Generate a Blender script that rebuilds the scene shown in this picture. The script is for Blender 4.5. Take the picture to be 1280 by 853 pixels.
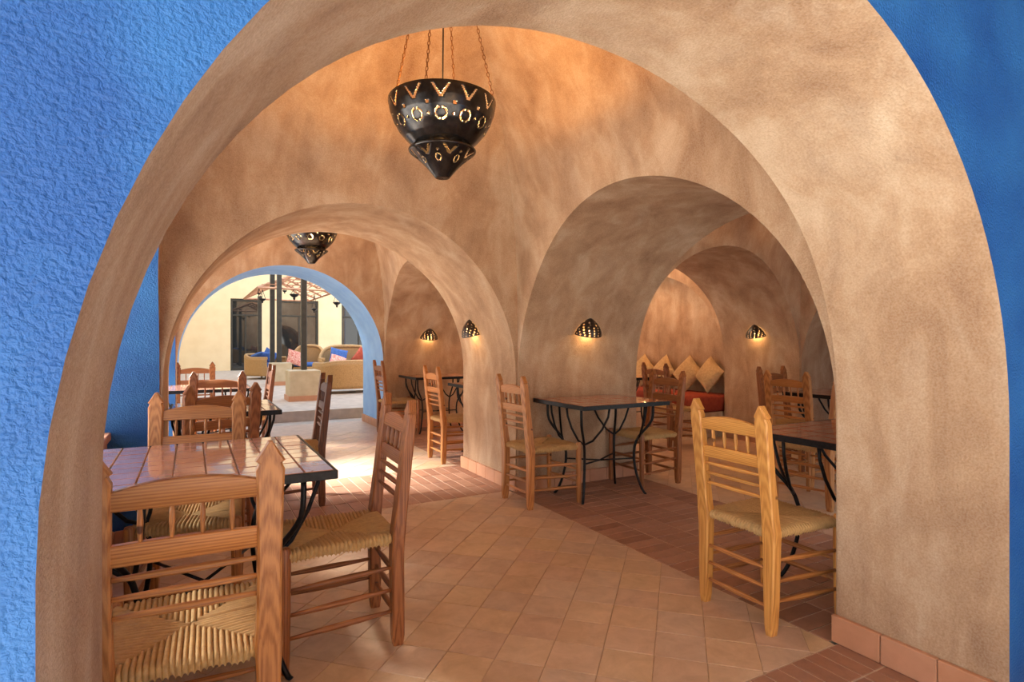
import bpy, math, random
from mathutils import Vector, Matrix
random.seed(7)
PI = math.pi
D = bpy.data
SC = bpy.context.scene
COL = SC.collection
for o in list(D.objects):
    D.objects.remove(o)

# ------------------------------------------------------------------ camera
cam_d = D.cameras.new('camera')
cam_d.sensor_width = 36.0
cam_d.lens = 724.0 / 1280.0 * 36.0
cam_d.clip_start = 0.02
cam = D.objects.new('camera', cam_d)
COL.objects.link(cam)
cam.location = (0, 0, 1.3)
cam.rotation_euler = (PI / 2, 0, -math.radians(28.885))
SC.camera = cam
SC.view_settings.view_transform = 'Standard'
SC.view_settings.look = 'None'
SC.view_settings.gamma = 1.0
SC.view_settings.use_curve_mapping = False
SC.view_settings.exposure = 0.27

# ------------------------------------------------------------------ sky and sun
W = D.worlds.new('sky')
SC.world = W
W.use_nodes = True
nt = W.node_tree
nt.nodes.clear()
wo = nt.nodes.new('ShaderNodeOutputWorld')
bg = nt.nodes.new('ShaderNodeBackground')
tc = nt.nodes.new('ShaderNodeTexCoord')
sx = nt.nodes.new('ShaderNodeSeparateXYZ')
rp = nt.nodes.new('ShaderNodeValToRGB')
rp.color_ramp.elements[0].position = 0.0
rp.color_ramp.elements[0].color = (1.0, 0.97, 0.92, 1)
rp.color_ramp.elements[1].position = 0.6
rp.color_ramp.elements[1].color = (0.62, 0.78, 1.0, 1)
nt.links.new(tc.outputs['Generated'], sx.inputs[0])
nt.links.new(sx.outputs['Z'], rp.inputs[0])
nt.links.new(rp.outputs[0], bg.inputs[0])
nt.links.new(bg.outputs[0], wo.inputs[0])
bg.inputs[1].default_value = 2.0

sun_d = D.lights.new('sun', 'SUN')
sun_d.energy = 25.0
sun_d.angle = math.radians(22)
sun_d.color = (1.0, 0.97, 0.92)
sun = D.objects.new('sun', sun_d)
COL.objects.link(sun)
sun.location = (-12, 8, 8)
sun.rotation_euler = Vector((0.90, -0.40, -0.80)).to_track_quat('-Z', 'Y').to_euler()


# ------------------------------------------------------------------ helpers
def kind(o, k='structure'):
    o['kind'] = k
    return o


def tag(o, label, cat, group=None):
    o['label'] = label
    o['category'] = cat
    if group:
        o['group'] = group
    return o


def thing(name, label, cat, loc=(0, 0, 0), rz=0.0, group=None):
    o = D.objects.new(name, None)
    COL.objects.link(o)
    o.location = loc
    o.rotation_euler = (0, 0, rz)
    o.empty_display_size = 0.1
    return tag(o, label, cat, group)


def link(name, me, parent=None, mats=None):
    o = D.objects.new(name, me)
    COL.objects.link(o)
    if parent is not None:
        o.parent = parent
    return o


class MB:
    """collects geometry for one mesh"""

    def __init__(s):
        s.v, s.f, s.m, s.n, s.mi = [], [], [], {}, 0

    def add(s, verts, faces, normals=None):
        b = len(s.v)
        s.v += [tuple(p) for p in verts]
        s.f += [tuple(b + i for i in fc) for fc in faces]
        s.m += [s.mi] * len(faces)
        if normals:
            for i, n in enumerate(normals):
                s.n[b + i] = n
            for k in range(len(s.f) - len(faces), len(s.f)):      # wind the faces along the normals
                fc = s.f[k]
                p = [Vector(s.v[i]) for i in fc[:4]]
                g = (p[2] - p[0]).cross((p[3] if len(p) > 3 else p[1]) - p[1]) if len(p) > 3 else (p[1] - p[0]).cross(p[2] - p[0])
                a = Vector((0, 0, 0))
                for i in fc:
                    a += Vector(s.n[i])
                if g.dot(a) < 0:
                    s.f[k] = fc[::-1]
        return s

    def box(s, c, d, rz=0.0, M=None):
        hx, hy, hz = d[0] / 2, d[1] / 2, d[2] / 2
        P = [Vector((x, y, z)) for x in (-hx, hx) for y in (-hy, hy) for z in (-hz, hz)]
        R = M if M else Matrix.Rotation(rz, 3, 'Z')
        P = [R @ p + Vector(c) for p in P]
        return s.add(P, [(0, 1, 3, 2), (4, 6, 7, 5), (0, 4, 5, 1), (2, 3, 7, 6), (0, 2, 6, 4), (1, 5, 7, 3)])

    def cbox(s, c, d, b=0.004):
        """box with chamfered edges all round"""
        hx, hy, hz = d[0] / 2, d[1] / 2, d[2] / 2
        rings = []
        for z, k in ((-hz, b), (-hz + b, 0), (hz - b, 0), (hz, b)):
            x, y = hx - k, hy - k
            rings.append([(x, y - b, z), (x - b, y, z), (-x + b, y, z), (-x, y - b, z), (-x, -y + b, z), (-x + b, -y, z), (x - b, -y, z), (x, -y + b, z)])
        V = [(p[0] + c[0], p[1] + c[1], p[2] + c[2]) for r in rings for p in r]
        F = [(k * 8 + i, k * 8 + (i + 1) % 8, (k + 1) * 8 + (i + 1) % 8, (k + 1) * 8 + i) for k in range(3) for i in range(8)]
        F += [tuple(range(7, -1, -1)), tuple(range(24, 32))]
        return s.add(V, F)

    def tube(s, path, rad, seg=8, caps=True, flat=1.0):
        path = [Vector(p) for p in path]
        n = len(path)
        if not isinstance(rad, (list, tuple)):
            rad = [rad] * n
        V = []
        up = None
        for i, p in enumerate(path):
            t = (path[min(i + 1, n - 1)] - path[max(i - 1, 0)]).normalized()
            if up is None:
                up = Vector((0, 0, 1)) if abs(t.z) < 0.9 else Vector((1, 0, 0))
            a = t.cross(up)
            if a.length < 1e-5:
                a = t.cross(Vector((0, 1, 0)))
            a.normalize()
            b = a.cross(t).normalized()
            up = b
            for k in range(seg):
                w = 2 * PI * k / seg
                V.append(p + a * math.cos(w) * rad[i] + b * math.sin(w) * rad[i] * flat)
        F = [(i * seg + k, i * seg + (k + 1) % seg, (i + 1) * seg + (k + 1) % seg, (i + 1) * seg + k) for i in range(n - 1) for k in range(seg)]
        if caps:
            F += [tuple(range(seg - 1, -1, -1)), tuple((n - 1) * seg + k for k in range(seg))]
        return s.add(V, F)

    def lathe(s, prof, seg=24, c=(0, 0, 0), a0=0.0, a1=2 * PI):
        full = abs(a1 - a0 - 2 * PI) < 1e-6
        m = seg if full else seg + 1
        V = []
        for r, z in prof:
            for k in range(m):
                w = a0 + (a1 - a0) * k / seg
                V.append((c[0] + r * math.cos(w), c[1] + r * math.sin(w), c[2] + z))
        F = []
        for i in range(len(prof) - 1):
            for k in range(seg):
                k2 = (k + 1) % m
                F.append((i * m + k, i * m + k2, (i + 1) * m + k2, (i + 1) * m + k))
        return s.add(V, F)

    def prism(s, pts, d0, d1, axis='y'):
        """outline (a,b) extruded along axis; a,b = x,z for y; y,z for x; x,y for z"""
        def P(a, b, d):
            return (a, d, b) if axis == 'y' else ((d, a, b) if axis == 'x' else (a, b, d))
        n = len(pts)
        V = [P(a, b, d0) for a, b in pts] + [P(a, b, d1) for a, b in pts]
        F = [(i, (i + 1) % n, n + (i + 1) % n, n + i) for i in range(n)] + [tuple(range(n - 1, -1, -1)), tuple(range(n, 2 * n))]
        return s.add(V, F)

    def grid(s, fn, nu, nv, nrm=None, flip=False):
        V = [fn(i / nu, j / nv) for j in range(nv + 1) for i in range(nu + 1)]
        N = [nrm(i / nu, j / nv) for j in range(nv + 1) for i in range(nu + 1)] if nrm else None
        F = []
        for j in range(nv):
            for i in range(nu):
                q = (j * (nu + 1) + i, j * (nu + 1) + i + 1, (j + 1) * (nu + 1) + i + 1, (j + 1) * (nu + 1) + i)
                F.append(q[::-1] if flip else q)
        return s.add(V, F, N)

    def mesh(s, name, mats, smooth=False):
        me = D.meshes.new(name)
        me.from_pydata(s.v, [], s.f)
        for m in (mats if isinstance(mats, (list, tuple)) else [mats]):
            me.materials.append(m)
        if any(s.m):
            me.polygons.foreach_set('material_index', s.m)
        if smooth:
            me.polygons.foreach_set('use_smooth', [True] * len(me.polygons))
            if smooth == 'angle':
                me.set_sharp_from_angle(angle=math.radians(38))
        me.update()
        if s.n:
            N = [s.n.get(i, (0, 0, 0)) for i in range(len(s.v))]
            me.normals_split_custom_set_from_vertices(N)
        return me

    def build(s, name, mats, parent=None, smooth=False):
        return link(name, s.mesh(name, mats, smooth), parent)


def dup(root, loc=None, rz=None, label=None, group=None, scale=None):
    r = root.copy()
    COL.objects.link(r)
    if loc is not None:
        r.location = loc
    if rz is not None:
        r.rotation_euler = (0, 0, rz)
    if scale:
        r.scale = (scale, scale, scale)
    if label:
        r['label'] = label
    if group:
        r['group'] = group
    for ch in list(root.children):
        c = ch.copy()
        COL.objects.link(c)
        c.parent = r
        for g in ch.children:
            d = g.copy()
            COL.objects.link(d)
            d.parent = c
    return r


# ------------------------------------------------------------------ materials
def lin(r, g, b):
    f = lambda c: (c / 255 / 12.92) if c / 255 <= 0.04045 else ((c / 255 + 0.055) / 1.055) ** 2.4
    return (f(r), f(g), f(b), 1)


class NT:
    def __init__(s, name):
        s.mat = D.materials.new(name)
        s.mat.use_nodes = True
        s.t = s.mat.node_tree
        s.bs = s.t.nodes['Principled BSDF']
        s.tc = s.n('ShaderNodeTexCoord')

    def n(s, typ, **kw):
        x = s.t.nodes.new(typ)
        for k, v in kw.items():
            setattr(x, k, v)
        return x

    def l(s, a, b):
        s.t.links.new(a, b)

    def coord(s, scale=(1, 1, 1), src='Object'):
        m = s.n('ShaderNodeMapping')
        m.inputs['Scale'].default_value = scale
        s.l(s.tc.outputs[src], m.inputs[0])
        return m.outputs[0]

    def noise(s, co, scale, detail=4, rough=0.55, dist=0.0):
        x = s.n('ShaderNodeTexNoise')
        x.inputs['Scale'].default_value = scale
        x.inputs['Detail'].default_value = detail
        x.inputs['Roughness'].default_value = rough
        x.inputs['Distortion'].default_value = dist
        s.l(co, x.inputs['Vector'])
        return x.outputs['Fac']

    def ramp(s, fac, stops):
        r = s.n('ShaderNodeValToRGB')
        e = r.color_ramp.elements
        while len(e) < len(stops):
            e.new(0.5)
        for i, (p, c) in enumerate(stops):
            e[i].position = p
            e[i].color = c
        s.l(fac, r.inputs[0])
        return r.outputs[0]

    def mix(s, fac, a, b, mode='MIX'):
        m = s.n('ShaderNodeMix', data_type='RGBA', blend_type=mode)
        for v, i in ((fac, 0), (a, 6), (b, 7)):
            if hasattr(v, 'links'):
                s.l(v, m.inputs[i])
            else:
                m.inputs[i].default_value = v
        return m.outputs[2]

    def bump(s, h, strength=0.3, dist=0.01, prev=None):
        b = s.n('ShaderNodeBump')
        b.inputs['Strength'].default_value = strength
        b.inputs['Distance'].default_value = dist
        s.l(h, b.inputs['Height'])
        if prev is not None:
            s.l(prev, b.inputs['Normal'])
        return b.outputs[0]

    def done(s, color=None, rough=0.6, normal=None, **kw):
        if color is not None:
            if hasattr(color, 'links'):
                s.l(color, s.bs.inputs['Base Color'])
            else:
                s.bs.inputs['Base Color'].default_value = color
        if hasattr(rough, 'links'):
            s.l(rough, s.bs.inputs['Roughness'])
        else:
            s.bs.inputs['Roughness'].default_value = rough
        if normal is not None:
            s.l(normal, s.bs.inputs['Normal'])
        for k, v in kw.items():
            s.bs.inputs[k.replace('_', ' ')].default_value = v
        return s.mat


def plaster(name, dark, mid, light, fine=1.0):
    m = NT(name)
    co = m.coord()
    big = m.noise(co, 1.6, 5, 0.6, 0.6)
    st = m.noise(m.coord((1.0, 1.0, 0.35)), 5.0, 6, 0.6, 0.5)
    c1 = m.ramp(big, [(0.30, dark), (0.52, mid), (0.72, light)])
    c2 = m.ramp(st, [(0.30, dark), (0.5, mid), (0.70, light)])
    c = m.mix(0.5, c1, c2)
    grain = m.noise(co, 130, 3, 0.6)
    c = m.mix(0.10, c, m.ramp(grain, [(0.35, (0.10, 0.06, 0.03, 1)), (0.65, (1, 0.9, 0.75, 1))]))
    lump = m.noise(co, 9, 3)
    n = m.bump(lump, 0.25, 0.02)
    n = m.bump(grain, 0.75 * fine, 0.004, n)
    return m.done(c, 0.85, n, Specular_IOR_Level=0.2)


M = {}
M['plaster'] = plaster('tadelakt_plaster', lin(140, 103, 75), lin(184, 151, 118), lin(215, 193, 165))


def blue_paint():
    m = NT('blue_paint')
    co = m.coord()
    g = m.noise(co, 125, 2, 0.5, 0.25)
    g2 = m.noise(co, 30, 2)
    c = m.ramp(m.noise(co, 3, 4), [(0.3, lin(25, 78, 144)), (0.7, lin(45, 108, 172))])
    n = m.bump(g2, 0.35, 0.008)
    n = m.bump(g, 0.9, 0.006, n)
    return m.done(c, 0.55, n, Specular_IOR_Level=0.4)


M['blue'] = blue_paint()


def wood(tone, axis):
    key = 'wood_%s_%s' % (tone, axis)
    if key in M:
        return M[key]
    A, B = {'honey': (lin(186, 122, 54), lin(222, 164, 88)), 'amber': (lin(150, 90, 44), lin(196, 134, 76)),
            'russet': (lin(116, 64, 33), lin(164, 104, 60)), 'umber': (lin(78, 44, 28), lin(116, 70, 44))}[tone]  # darkest tone puts the backlit chairs' shade into the wood
    m = NT(key)
    sc = {'x': (2.5, 75, 75), 'y': (75, 2.5, 75), 'z': (75, 75, 2.5)}[axis]
    g = m.noise(m.coord(sc), 1.6, 4, 0.6, 1.5)
    wv = m.n('ShaderNodeTexWave', wave_type='RINGS', rings_direction=axis.upper())
    wv.inputs['Scale'].default_value = 1.1
    wv.inputs['Distortion'].default_value = 4.0
    wv.inputs['Detail'].default_value = 2.0
    m.l(m.coord({'x': (1.5, 34, 34), 'y': (34, 1.5, 34), 'z': (34, 34, 1.5)}[axis]), wv.inputs['Vector'])
    f = m.n('ShaderNodeMath', operation='MULTIPLY_ADD')
    m.l(wv.outputs['Fac'], f.inputs[0])
    f.inputs[1].default_value = 0.35
    m.l(g, f.inputs[2])
    oi = m.n('ShaderNodeObjectInfo')
    c = m.ramp(f.outputs[0], [(0.35, A), (0.85, B)])
    hs = m.n('ShaderNodeHueSaturation')
    v = m.n('ShaderNodeMapRange')
    v.inputs[3].default_value = 0.82
    v.inputs[4].default_value = 1.12
    m.l(oi.outputs['Random'], v.inputs[0])
    m.l(v.outputs[0], hs.inputs['Value'])
    m.l(c, hs.inputs['Color'])
    kn = m.noise(m.coord(), 14, 1)
    c = m.mix(m.ramp(kn, [(0.76, (0, 0, 0, 1)), (0.80, (1, 1, 1, 1))]), hs.outputs[0], (A[0] * .35, A[1] * .3, A[2] * .3, 1))
    M[key] = m.done(c, 0.42, m.bump(g, 0.15, 0.003))
    return M[key]


def simple(name, c0, c1, scale=8, rough=0.6, bump=0.1, bd=0.003, **kw):
    m = NT(name)
    g = m.noise(m.coord(), scale, 4)
    return m.done(m.ramp(g, [(0.3, c0), (0.7, c1)]), rough, m.bump(g, bump, bd), **kw)


def varied(name, cols, scale=12, rough=0.6, bump=0.2, pits=False):
    """one material whose tint differs from piece to piece"""
    m = NT(name)
    oi = m.n('ShaderNodeObjectInfo')
    co = m.n('ShaderNodeMapping')
    m.l(m.tc.outputs['Object'], co.inputs[0])
    ad = m.n('ShaderNodeVectorMath', operation='SCALE')
    ad.inputs[0].default_value = (37, 91, 53)
    m.l(oi.outputs['Random'], ad.inputs['Scale'])
    m.l(ad.outputs[0], co.inputs['Location'])
    n = len(cols)
    base = m.ramp(oi.outputs['Random'], [(i / max(1, n - 1), c) for i, c in enumerate(cols)])
    g = m.noise(co.outputs[0], scale, 5, 0.65, 0.5)
    c = m.mix(0.42, base, m.ramp(g, [(0.3, tuple(x * 0.76 for x in cols[0][:3]) + (1,)), (0.7, tuple(min(1, x * 1.15) for x in cols[-1][:3]) + (1,))]))
    return m.done(c, rough, m.bump(g, bump, 0.004))


M['limestone'] = varied('limestone_tile', [lin(184, 150, 122), lin(214, 180, 134), lin(196, 160, 136), lin(222, 190, 150), lin(190, 160, 134), lin(212, 186, 158)], 9, 0.42, 0.25)
M['brick'] = varied('paving_brick', [lin(142, 100, 78), lin(178, 134, 108), lin(156, 114, 92), lin(188, 146, 120), lin(164, 116, 90)], 16, 0.6, 0.35)
M['skirting'] = varied('skirting_tile', [lin(196, 138, 100), lin(208, 154, 118), lin(190, 140, 112)], 9, 0.55, 0.2)
M['grout'] = simple('floor_grout', lin(172, 142, 112), lin(196, 166, 134), 30, 0.9, 0.2)
M['ttile'] = varied('glazed_table_tile', [lin(150, 74, 48), lin(176, 96, 66), lin(160, 86, 62), lin(186, 112, 84)], 14, 0.16, 0.06)
M['ptile'] = varied('pale_glazed_table_tile', [lin(184, 130, 112), lin(204, 150, 128), lin(178, 138, 130), lin(212, 166, 144)], 14, 0.16, 0.05)
for k_ in ('ttile', 'ptile'):
    M[k_].node_tree.nodes['Principled BSDF'].inputs['Coat Weight'].default_value = 1.0
    M[k_].node_tree.nodes['Principled BSDF'].inputs['Coat Roughness'].default_value = 0.06
M['paleblue'] = simple('pale_blue_paint', lin(136, 180, 232), lin(156, 198, 240), 5, 0.7, 0.2, 0.004)  # blue paint lightened to stand for bright patio light on the reveal
M['iron'] = simple('black_iron', lin(20, 20, 22), lin(38, 38, 40), 60, 0.42, 0.15, 0.002, Metallic=0.6)
M['rush'] = varied('woven_rush', [lin(176, 138, 88), lin(200, 164, 108)], 40, 0.75, 0.3)
M['paving'] = simple('outdoor_paving', lin(200, 192, 180), lin(220, 213, 203), 5, 0.8, 0.1)
M['cream'] = simple('cream_render', lin(234, 208, 164), lin(242, 218, 176), 3, 0.9, 0.1)
M['patio_floor'] = simple('patio_stone', lin(176, 160, 146), lin(204, 188, 172), 6, 0.8, 0.15)
M['roof'] = simple('roof_render', lin(190, 150, 112), lin(206, 170, 130), 4, 0.9)
M['darkpost'] = simple('dark_post_paint', lin(44, 44, 40), lin(60, 58, 52), 10, 0.5, 0.1)
M['rattan'] = simple('rattan', lin(154, 116, 70), lin(190, 150, 96), 60, 0.6, 0.4)
M['bluecloth'] = simple('blue_cloth', lin(50, 84, 150), lin(76, 112, 176), 20, 0.9)
M['redcloth'] = simple('red_pattern_cloth', lin(196, 72, 58), lin(238, 200, 180), 26, 0.9)
M['mattress'] = simple('rust_upholstery', lin(138, 50, 30), lin(160, 66, 40), 24, 0.9)
M['sack'] = simple('sackcloth', lin(184, 152, 104), lin(206, 176, 128), 40, 0.9, 0.3)
M['pinewood'] = simple('weathered_wood', lin(164, 118, 90), lin(196, 152, 122), 12, 0.8)
M['frame'] = simple('dark_frame', lin(46, 42, 34), lin(58, 54, 44), 10, 0.5)
M['stone'] = simple('plinth_stone', lin(186, 166, 132), lin(206, 188, 156), 5, 0.8)
M['lampmetal'] = simple('lamp_metal', lin(52, 52, 54), lin(80, 78, 76), 30, 0.22, 0.08, 0.002, Metallic=0.85)
M['ceramic'] = simple('sconce_glaze', lin(34, 24, 20), lin(58, 42, 34), 30, 0.35, 0.1, 0.002)
M['chain'] = simple('chain_brass', lin(110, 70, 36), lin(150, 100, 56), 40, 0.45, 0.1, 0.001, Metallic=0.7)


def glass_dark():
    m = NT('dark_window_glass')
    return m.done((0.02, 0.022, 0.022, 1), 0.03, None, Specular_IOR_Level=0.9)


M['glass'] = glass_dark()


def bulbmat():
    m = NT('lamp_bulb')
    return m.done((1, 0.8, 0.5, 1), 0.5, None, Emission_Color=(1, 0.62, 0.25, 1), Emission_Strength=5.0)


M['bulb'] = bulbmat()

# ------------------------------------------------------------------ plan of the arcade
XL, XR = -0.17, 2.445            # clear opening of the first row of arches
BX = [(-0.185, 2.46), (3.78, 6.315)]     # bays in x
BY = [(1.515, 4.365), (5.47, 8.335)]     # bays in y
FRONT, PATIO, LEFT, BLIND = 0.912, 9.47, -0.66, 7.66
Z0, HV = 1.6, 2.05               # springing and rise of the cloister vaults
ZSP = 2.47                       # where wall turns to ceiling
ZROOF = 4.1
NA = 44


def sfrac(z):
    if z <= Z0:
        return 0.0, 0.0
    q = min(1.0, (z - Z0) / HV)
    r = math.sqrt(max(1e-6, 1 - q * q))
    return 1 - r, (q / HV) / r


def arch_pts(c, a, zs, b, n=NA):
    P = [(c - a, zs * k / 4) for k in range(4)]
    P += [(c - a * math.cos(PI * k / n), zs + b * math.sin(PI * k / n)) for k in range(n + 1)]
    P += [(c + a, zs * k / 4) for k in (3, 2, 1, 0)]
    return P


def arch_bound(c, a, zs, b, Lf, Rf, zt, n=NA):
    B = [(Lf(zs * k / 4), zs * k / 4) for k in range(4)]
    kc = max(2, round(math.atan2(zt - zs, a) / PI * n))      # index that lands on the corner
    tc_ = PI * kc / n
    for k in range(n + 1):
        th = PI * k / n
        if k <= kc:
            z = zs + (zt - zs) * (th / tc_)
            B.append((Lf(z), z))
        elif k >= n - kc:
            z = zs + (zt - zs) * ((PI - th) / tc_)
            B.append((Rf(z), z))
        else:
            u = (th - tc_) / (PI - 2 * tc_)
            B.append((Lf(zt) + (Rf(zt) - Lf(zt)) * u, zt))
    B += [(Rf(zs * k / 4), zs * k / 4) for k in (3, 2, 1, 0)]
    return B


class Side:
    """inner face of one side of a bay: t runs along the wall"""

    def __init__(s, bay, which):
        (x0, x1), (y0, y1) = BX[bay[0]], BY[bay[1]]
        s.ax, s.ay = (x1 - x0) / 2, (y1 - y0) / 2
        s.cx, s.cy = (x0 + x1) / 2, (y0 + y1) / 2
        s.w = which
        s.inw = {'front': (0, 1), 'back': (0, -1), 'left': (1, 0), 'right': (-1, 0)}[which]
        s.along_x = which in ('front', 'back')
        s.c = s.cx if s.along_x else s.cy
        s.a = s.ax if s.along_x else s.ay
        s.ap = s.ay if s.along_x else s.ax

    def L(s, z):
        return s.c - s.a * (1 - sfrac(z)[0])

    def R(s, z):
        return s.c + s.a * (1 - sfrac(z)[0])

    def P(s, t, z):
        o = s.ap * (1 - sfrac(z)[0])
        if s.along_x:
            return (t, s.cy - s.inw[1] * o, z)
        return (s.cx - s.inw[0] * o, t, z)

    def N(s, z):
        d = sfrac(z)[1] * s.ap
        v = Vector((s.inw[0], s.inw[1], -d)).normalized()
        return tuple(v)


def arch_for(side):
    if side.along_x:
        lo, hi = (XL, XR) if side.cx < 3 else (3.79, 6.305)
        return ((lo + hi) / 2, (hi - lo) / 2, 1.0, 1.315)
    lo, hi = (1.53, 4.35) if side.cy < 5 else (5.485, 8.32)
    return ((lo + hi) / 2, (hi - lo) / 2, 0.97, 1.35)


def panel(mb, arch, Lf, Rf, zt, P, N, rows=7):
    A = arch_pts(*arch)
    B = arch_bound(*arch, Lf, Rf, zt)
    n = len(A)
    V, NN, F = [], [], []
    for r in range(rows + 1):
        u = r / rows
        for (ta, za), (tb, zb) in zip(A, B):
            t, z = ta + (tb - ta) * u, za + (zb - za) * u
            V.append(P(t, z))
            NN.append(N(z))
    for r in range(rows):
        for i in range(n - 1):
            F.append((r * n + i, r * n + i + 1, (r + 1) * n + i + 1, (r + 1) * n + i))
    mb.add(V, F, NN)


def tunnel(mb, arch, P0, P1, flat_axis_x, rows=6):
    A = arch_pts(*arch)
    c, a, zs, b = arch
    n = len(A)
    V, NN, F = [], [], []
    for r in range(rows + 1):
        u = r / rows
        for t, z in A:
            p, q = Vector(P0(t, z)), Vector(P1(t, z))
            V.append(tuple(p.lerp(q, u)))
            g = Vector((-(t - c) / a ** 2, -(max(0, z - zs)) / b ** 2)).normalized()
            NN.append((g.x, 0, g.y) if flat_axis_x else (0, g.x, g.y))
    for r in range(rows):
        for i in range(n - 1):
            F.append((r * n + i, r * n + i + 1, (r + 1) * n + i + 1, (r + 1) * n + i))
    mb.add(V, F, NN)


def flat(axis, d):
    return (lambda t, z: (t, d, z)) if axis == 'y' else (lambda t, z: (d, t, z))


def wall(name, A, B, arch, mats, tun_mat=0, extra=None):
    """wall between side A and side B (Side or flat function); arch tunnel through it"""
    mb = MB()
    S = A if isinstance(A, Side) else B
    for X in (A, B):
        if isinstance(X, Side):
            mb.mi = 0
            panel(mb, arch, X.L, X.R, ZSP, X.P, X.N)
    mb.mi = tun_mat
    tunnel(mb, arch, A.P if isinstance(A, Side) else A, B.P if isinstance(B, Side) else B, S.along_x)
    if extra:
        extra(mb)
    return kind(mb.build(name, mats, None, smooth=True))


def flat_face(mb, axis, d, nrm, spans, zt, mi):
    """flat outer face with arch holes; spans = [(lo, hi, arch or None)]"""
    mb.mi = mi
    P = flat(axis, d)
    for lo, hi, ar in spans:
        if ar:
            panel(mb, ar, lambda z: lo, lambda z: hi, zt, P, lambda z: nrm, rows=6)
        else:
            mb.add([P(lo, 0), P(hi, 0), P(hi, zt), P(lo, zt)], [(0, 1, 2, 3)], [nrm] * 4)


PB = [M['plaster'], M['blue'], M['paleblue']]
sF = {(i, j, w): Side((i, j), w) for i in (0, 1) for j in (0, 1) for w in ('front', 'back', 'left', 'right')}
a_x0 = arch_for(sF[0, 0, 'front'])
a_x1 = arch_for(sF[1, 0, 'front'])
a_y0 = arch_for(sF[0, 0, 'left'])
a_y1 = arch_for(sF[0, 1, 'left'])

# front wall: blue outside, bare plaster reveals
mb = MB()
for i, ar in ((0, a_x0), (1, a_x1)):
    S = sF[i, 0, 'front']
    mb.mi = 0
    panel(mb, ar, S.L, S.R, ZSP, S.P, S.N)
    tunnel(mb, ar, flat('y', FRONT), S.P, True)
flat_face(mb, 'y', FRONT, (0, -1, 0), [(LEFT, 3.1, a_x0), (3.1, 7.0, a_x1), (7.0, 9.0, None)], ZROOF, 1)
wall_front = kind(mb.build('wall_front', PB, None, smooth=True))

# left wall: open arches with blue reveals
mb = MB()
for j, ar in ((0, a_y0), (1, a_y1)):
    S = sF[0, j, 'left']
    mb.mi = 0
    panel(mb, ar, S.L, S.R, ZSP, S.P, S.N)
    mb.mi = 1
    tunnel(mb, ar, S.P, flat('x', LEFT), False)
flat_face(mb, 'x', LEFT, (-1, 0, 0), [(FRONT, 4.92, a_y0), (4.92, PATIO, a_y1)], ZROOF, 1)
wall_left = kind(mb.build('wall_left', PB, None, smooth=True))

# back walls to the patio
mb = MB()
for i, ar in ((0, a_x0), (1, a_x1)):
    S = sF[i, 1, 'back']
    mb.mi = 0
    panel(mb, ar, S.L, S.R, ZSP, S.P, S.N)
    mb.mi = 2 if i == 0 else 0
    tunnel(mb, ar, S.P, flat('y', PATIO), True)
flat_face(mb, 'y', PATIO, (0, 1, 0), [(LEFT, 3.1, a_x0), (3.1, 7.0, a_x1), (7.0, 9.0, None)], ZROOF, 0)
wall_back = kind(mb.build('wall_back', PB, None, smooth=True))

# inner walls with through arches
wall('wall_middle', sF[0, 0, 'back'], sF[0, 1, 'front'], a_x0, PB)
wall('wall_middle', sF[1, 0, 'back'], sF[1, 1, 'front'], a_x1, PB)
wall('wall_right', sF[0, 0, 'right'], sF[1, 0, 'left'], a_y0, PB)
wall('wall_right', sF[0, 1, 'right'], sF[1, 1, 'left'], a_y1, PB)

# far right: blind niches closed by a plain wall
for j, ar in ((0, a_y0), (1, a_y1)):
    BL = BLIND if j == 0 else 6.52          # the bench niche is shallow

    def close(mb, ar=ar, BL=BL):
        mb.mi = 0
        c, a, zs, b = ar
        A = arch_pts(*ar)
        P = flat('x', BL)
        mb.add([P(t, z) for t, z in A], [tuple(range(len(A)))], [(-1, 0, 0)] * len(A))
    wall('wall_far_right', sF[1, j, 'right'], flat('x', BL), ar, PB, 0, close)

# vaulted ceilings
for i in (0, 1):
    for j in (0, 1):
        mb = MB()
        for w in ('front', 'back', 'left', 'right'):
            S = sF[i, j, w]
            p0 = math.asin((ZSP - Z0) / HV)

            def zz(v):
                return Z0 + HV * math.sin(p0 + (PI / 2 - p0) * v * 0.9999)
            mb.grid(lambda u, v: S.P(S.L(zz(v)) + (S.R(zz(v)) - S.L(zz(v))) * u, zz(v)), 16, 26, lambda u, v: S.N(zz(v)))
        kind(mb.build('ceiling', M['plaster'], None, smooth=True))

# roof slab
mb = MB()
mb.box(((LEFT + 9) / 2, (FRONT + PATIO) / 2, ZROOF + 0.1), (9 - LEFT, PATIO - FRONT, 0.2))
kind(mb.build('roof', M['roof']))
mb = MB()
mb.box((9.0, (FRONT + PATIO) / 2, ZROOF / 2), (0.1, PATIO - FRONT - 0.02, ZROOF))
kind(mb.build('wall_outer', M['blue']))

# unseen return wall added outside to shade the right of the front arch
mb = MB()
mb.box((3.0, FRONT - 2.21, ZROOF / 2), (0.3, 4.4, ZROOF))
kind(mb.build('wall_return', M['blue']))

# unseen wall added along the left of the patio to keep sun off
kind(MB().box((-1.4, 17.1, 2.9), (0.3, 14.8, 5.8)).build('wall_courtyard', M['cream']))
kind(MB().box((-1.91, 3.2, 2.72), (2.5, 4.6, 0.12)).build('eave', M['plaster']))  # unseen overhang added to keep sun out of the near left arch
# unseen portico added to dim front light: roof and rear wall, open left
kind(MB().box((1.0, -1.3, ZROOF - 0.1), (4.3, 4.4, 0.2)).build('portico_roof', M['plaster']))
kind(MB().box((1.0, -3.6, ZROOF / 2), (4.3, 0.2, ZROOF)).build('wall_portico', M['plaster']))

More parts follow.
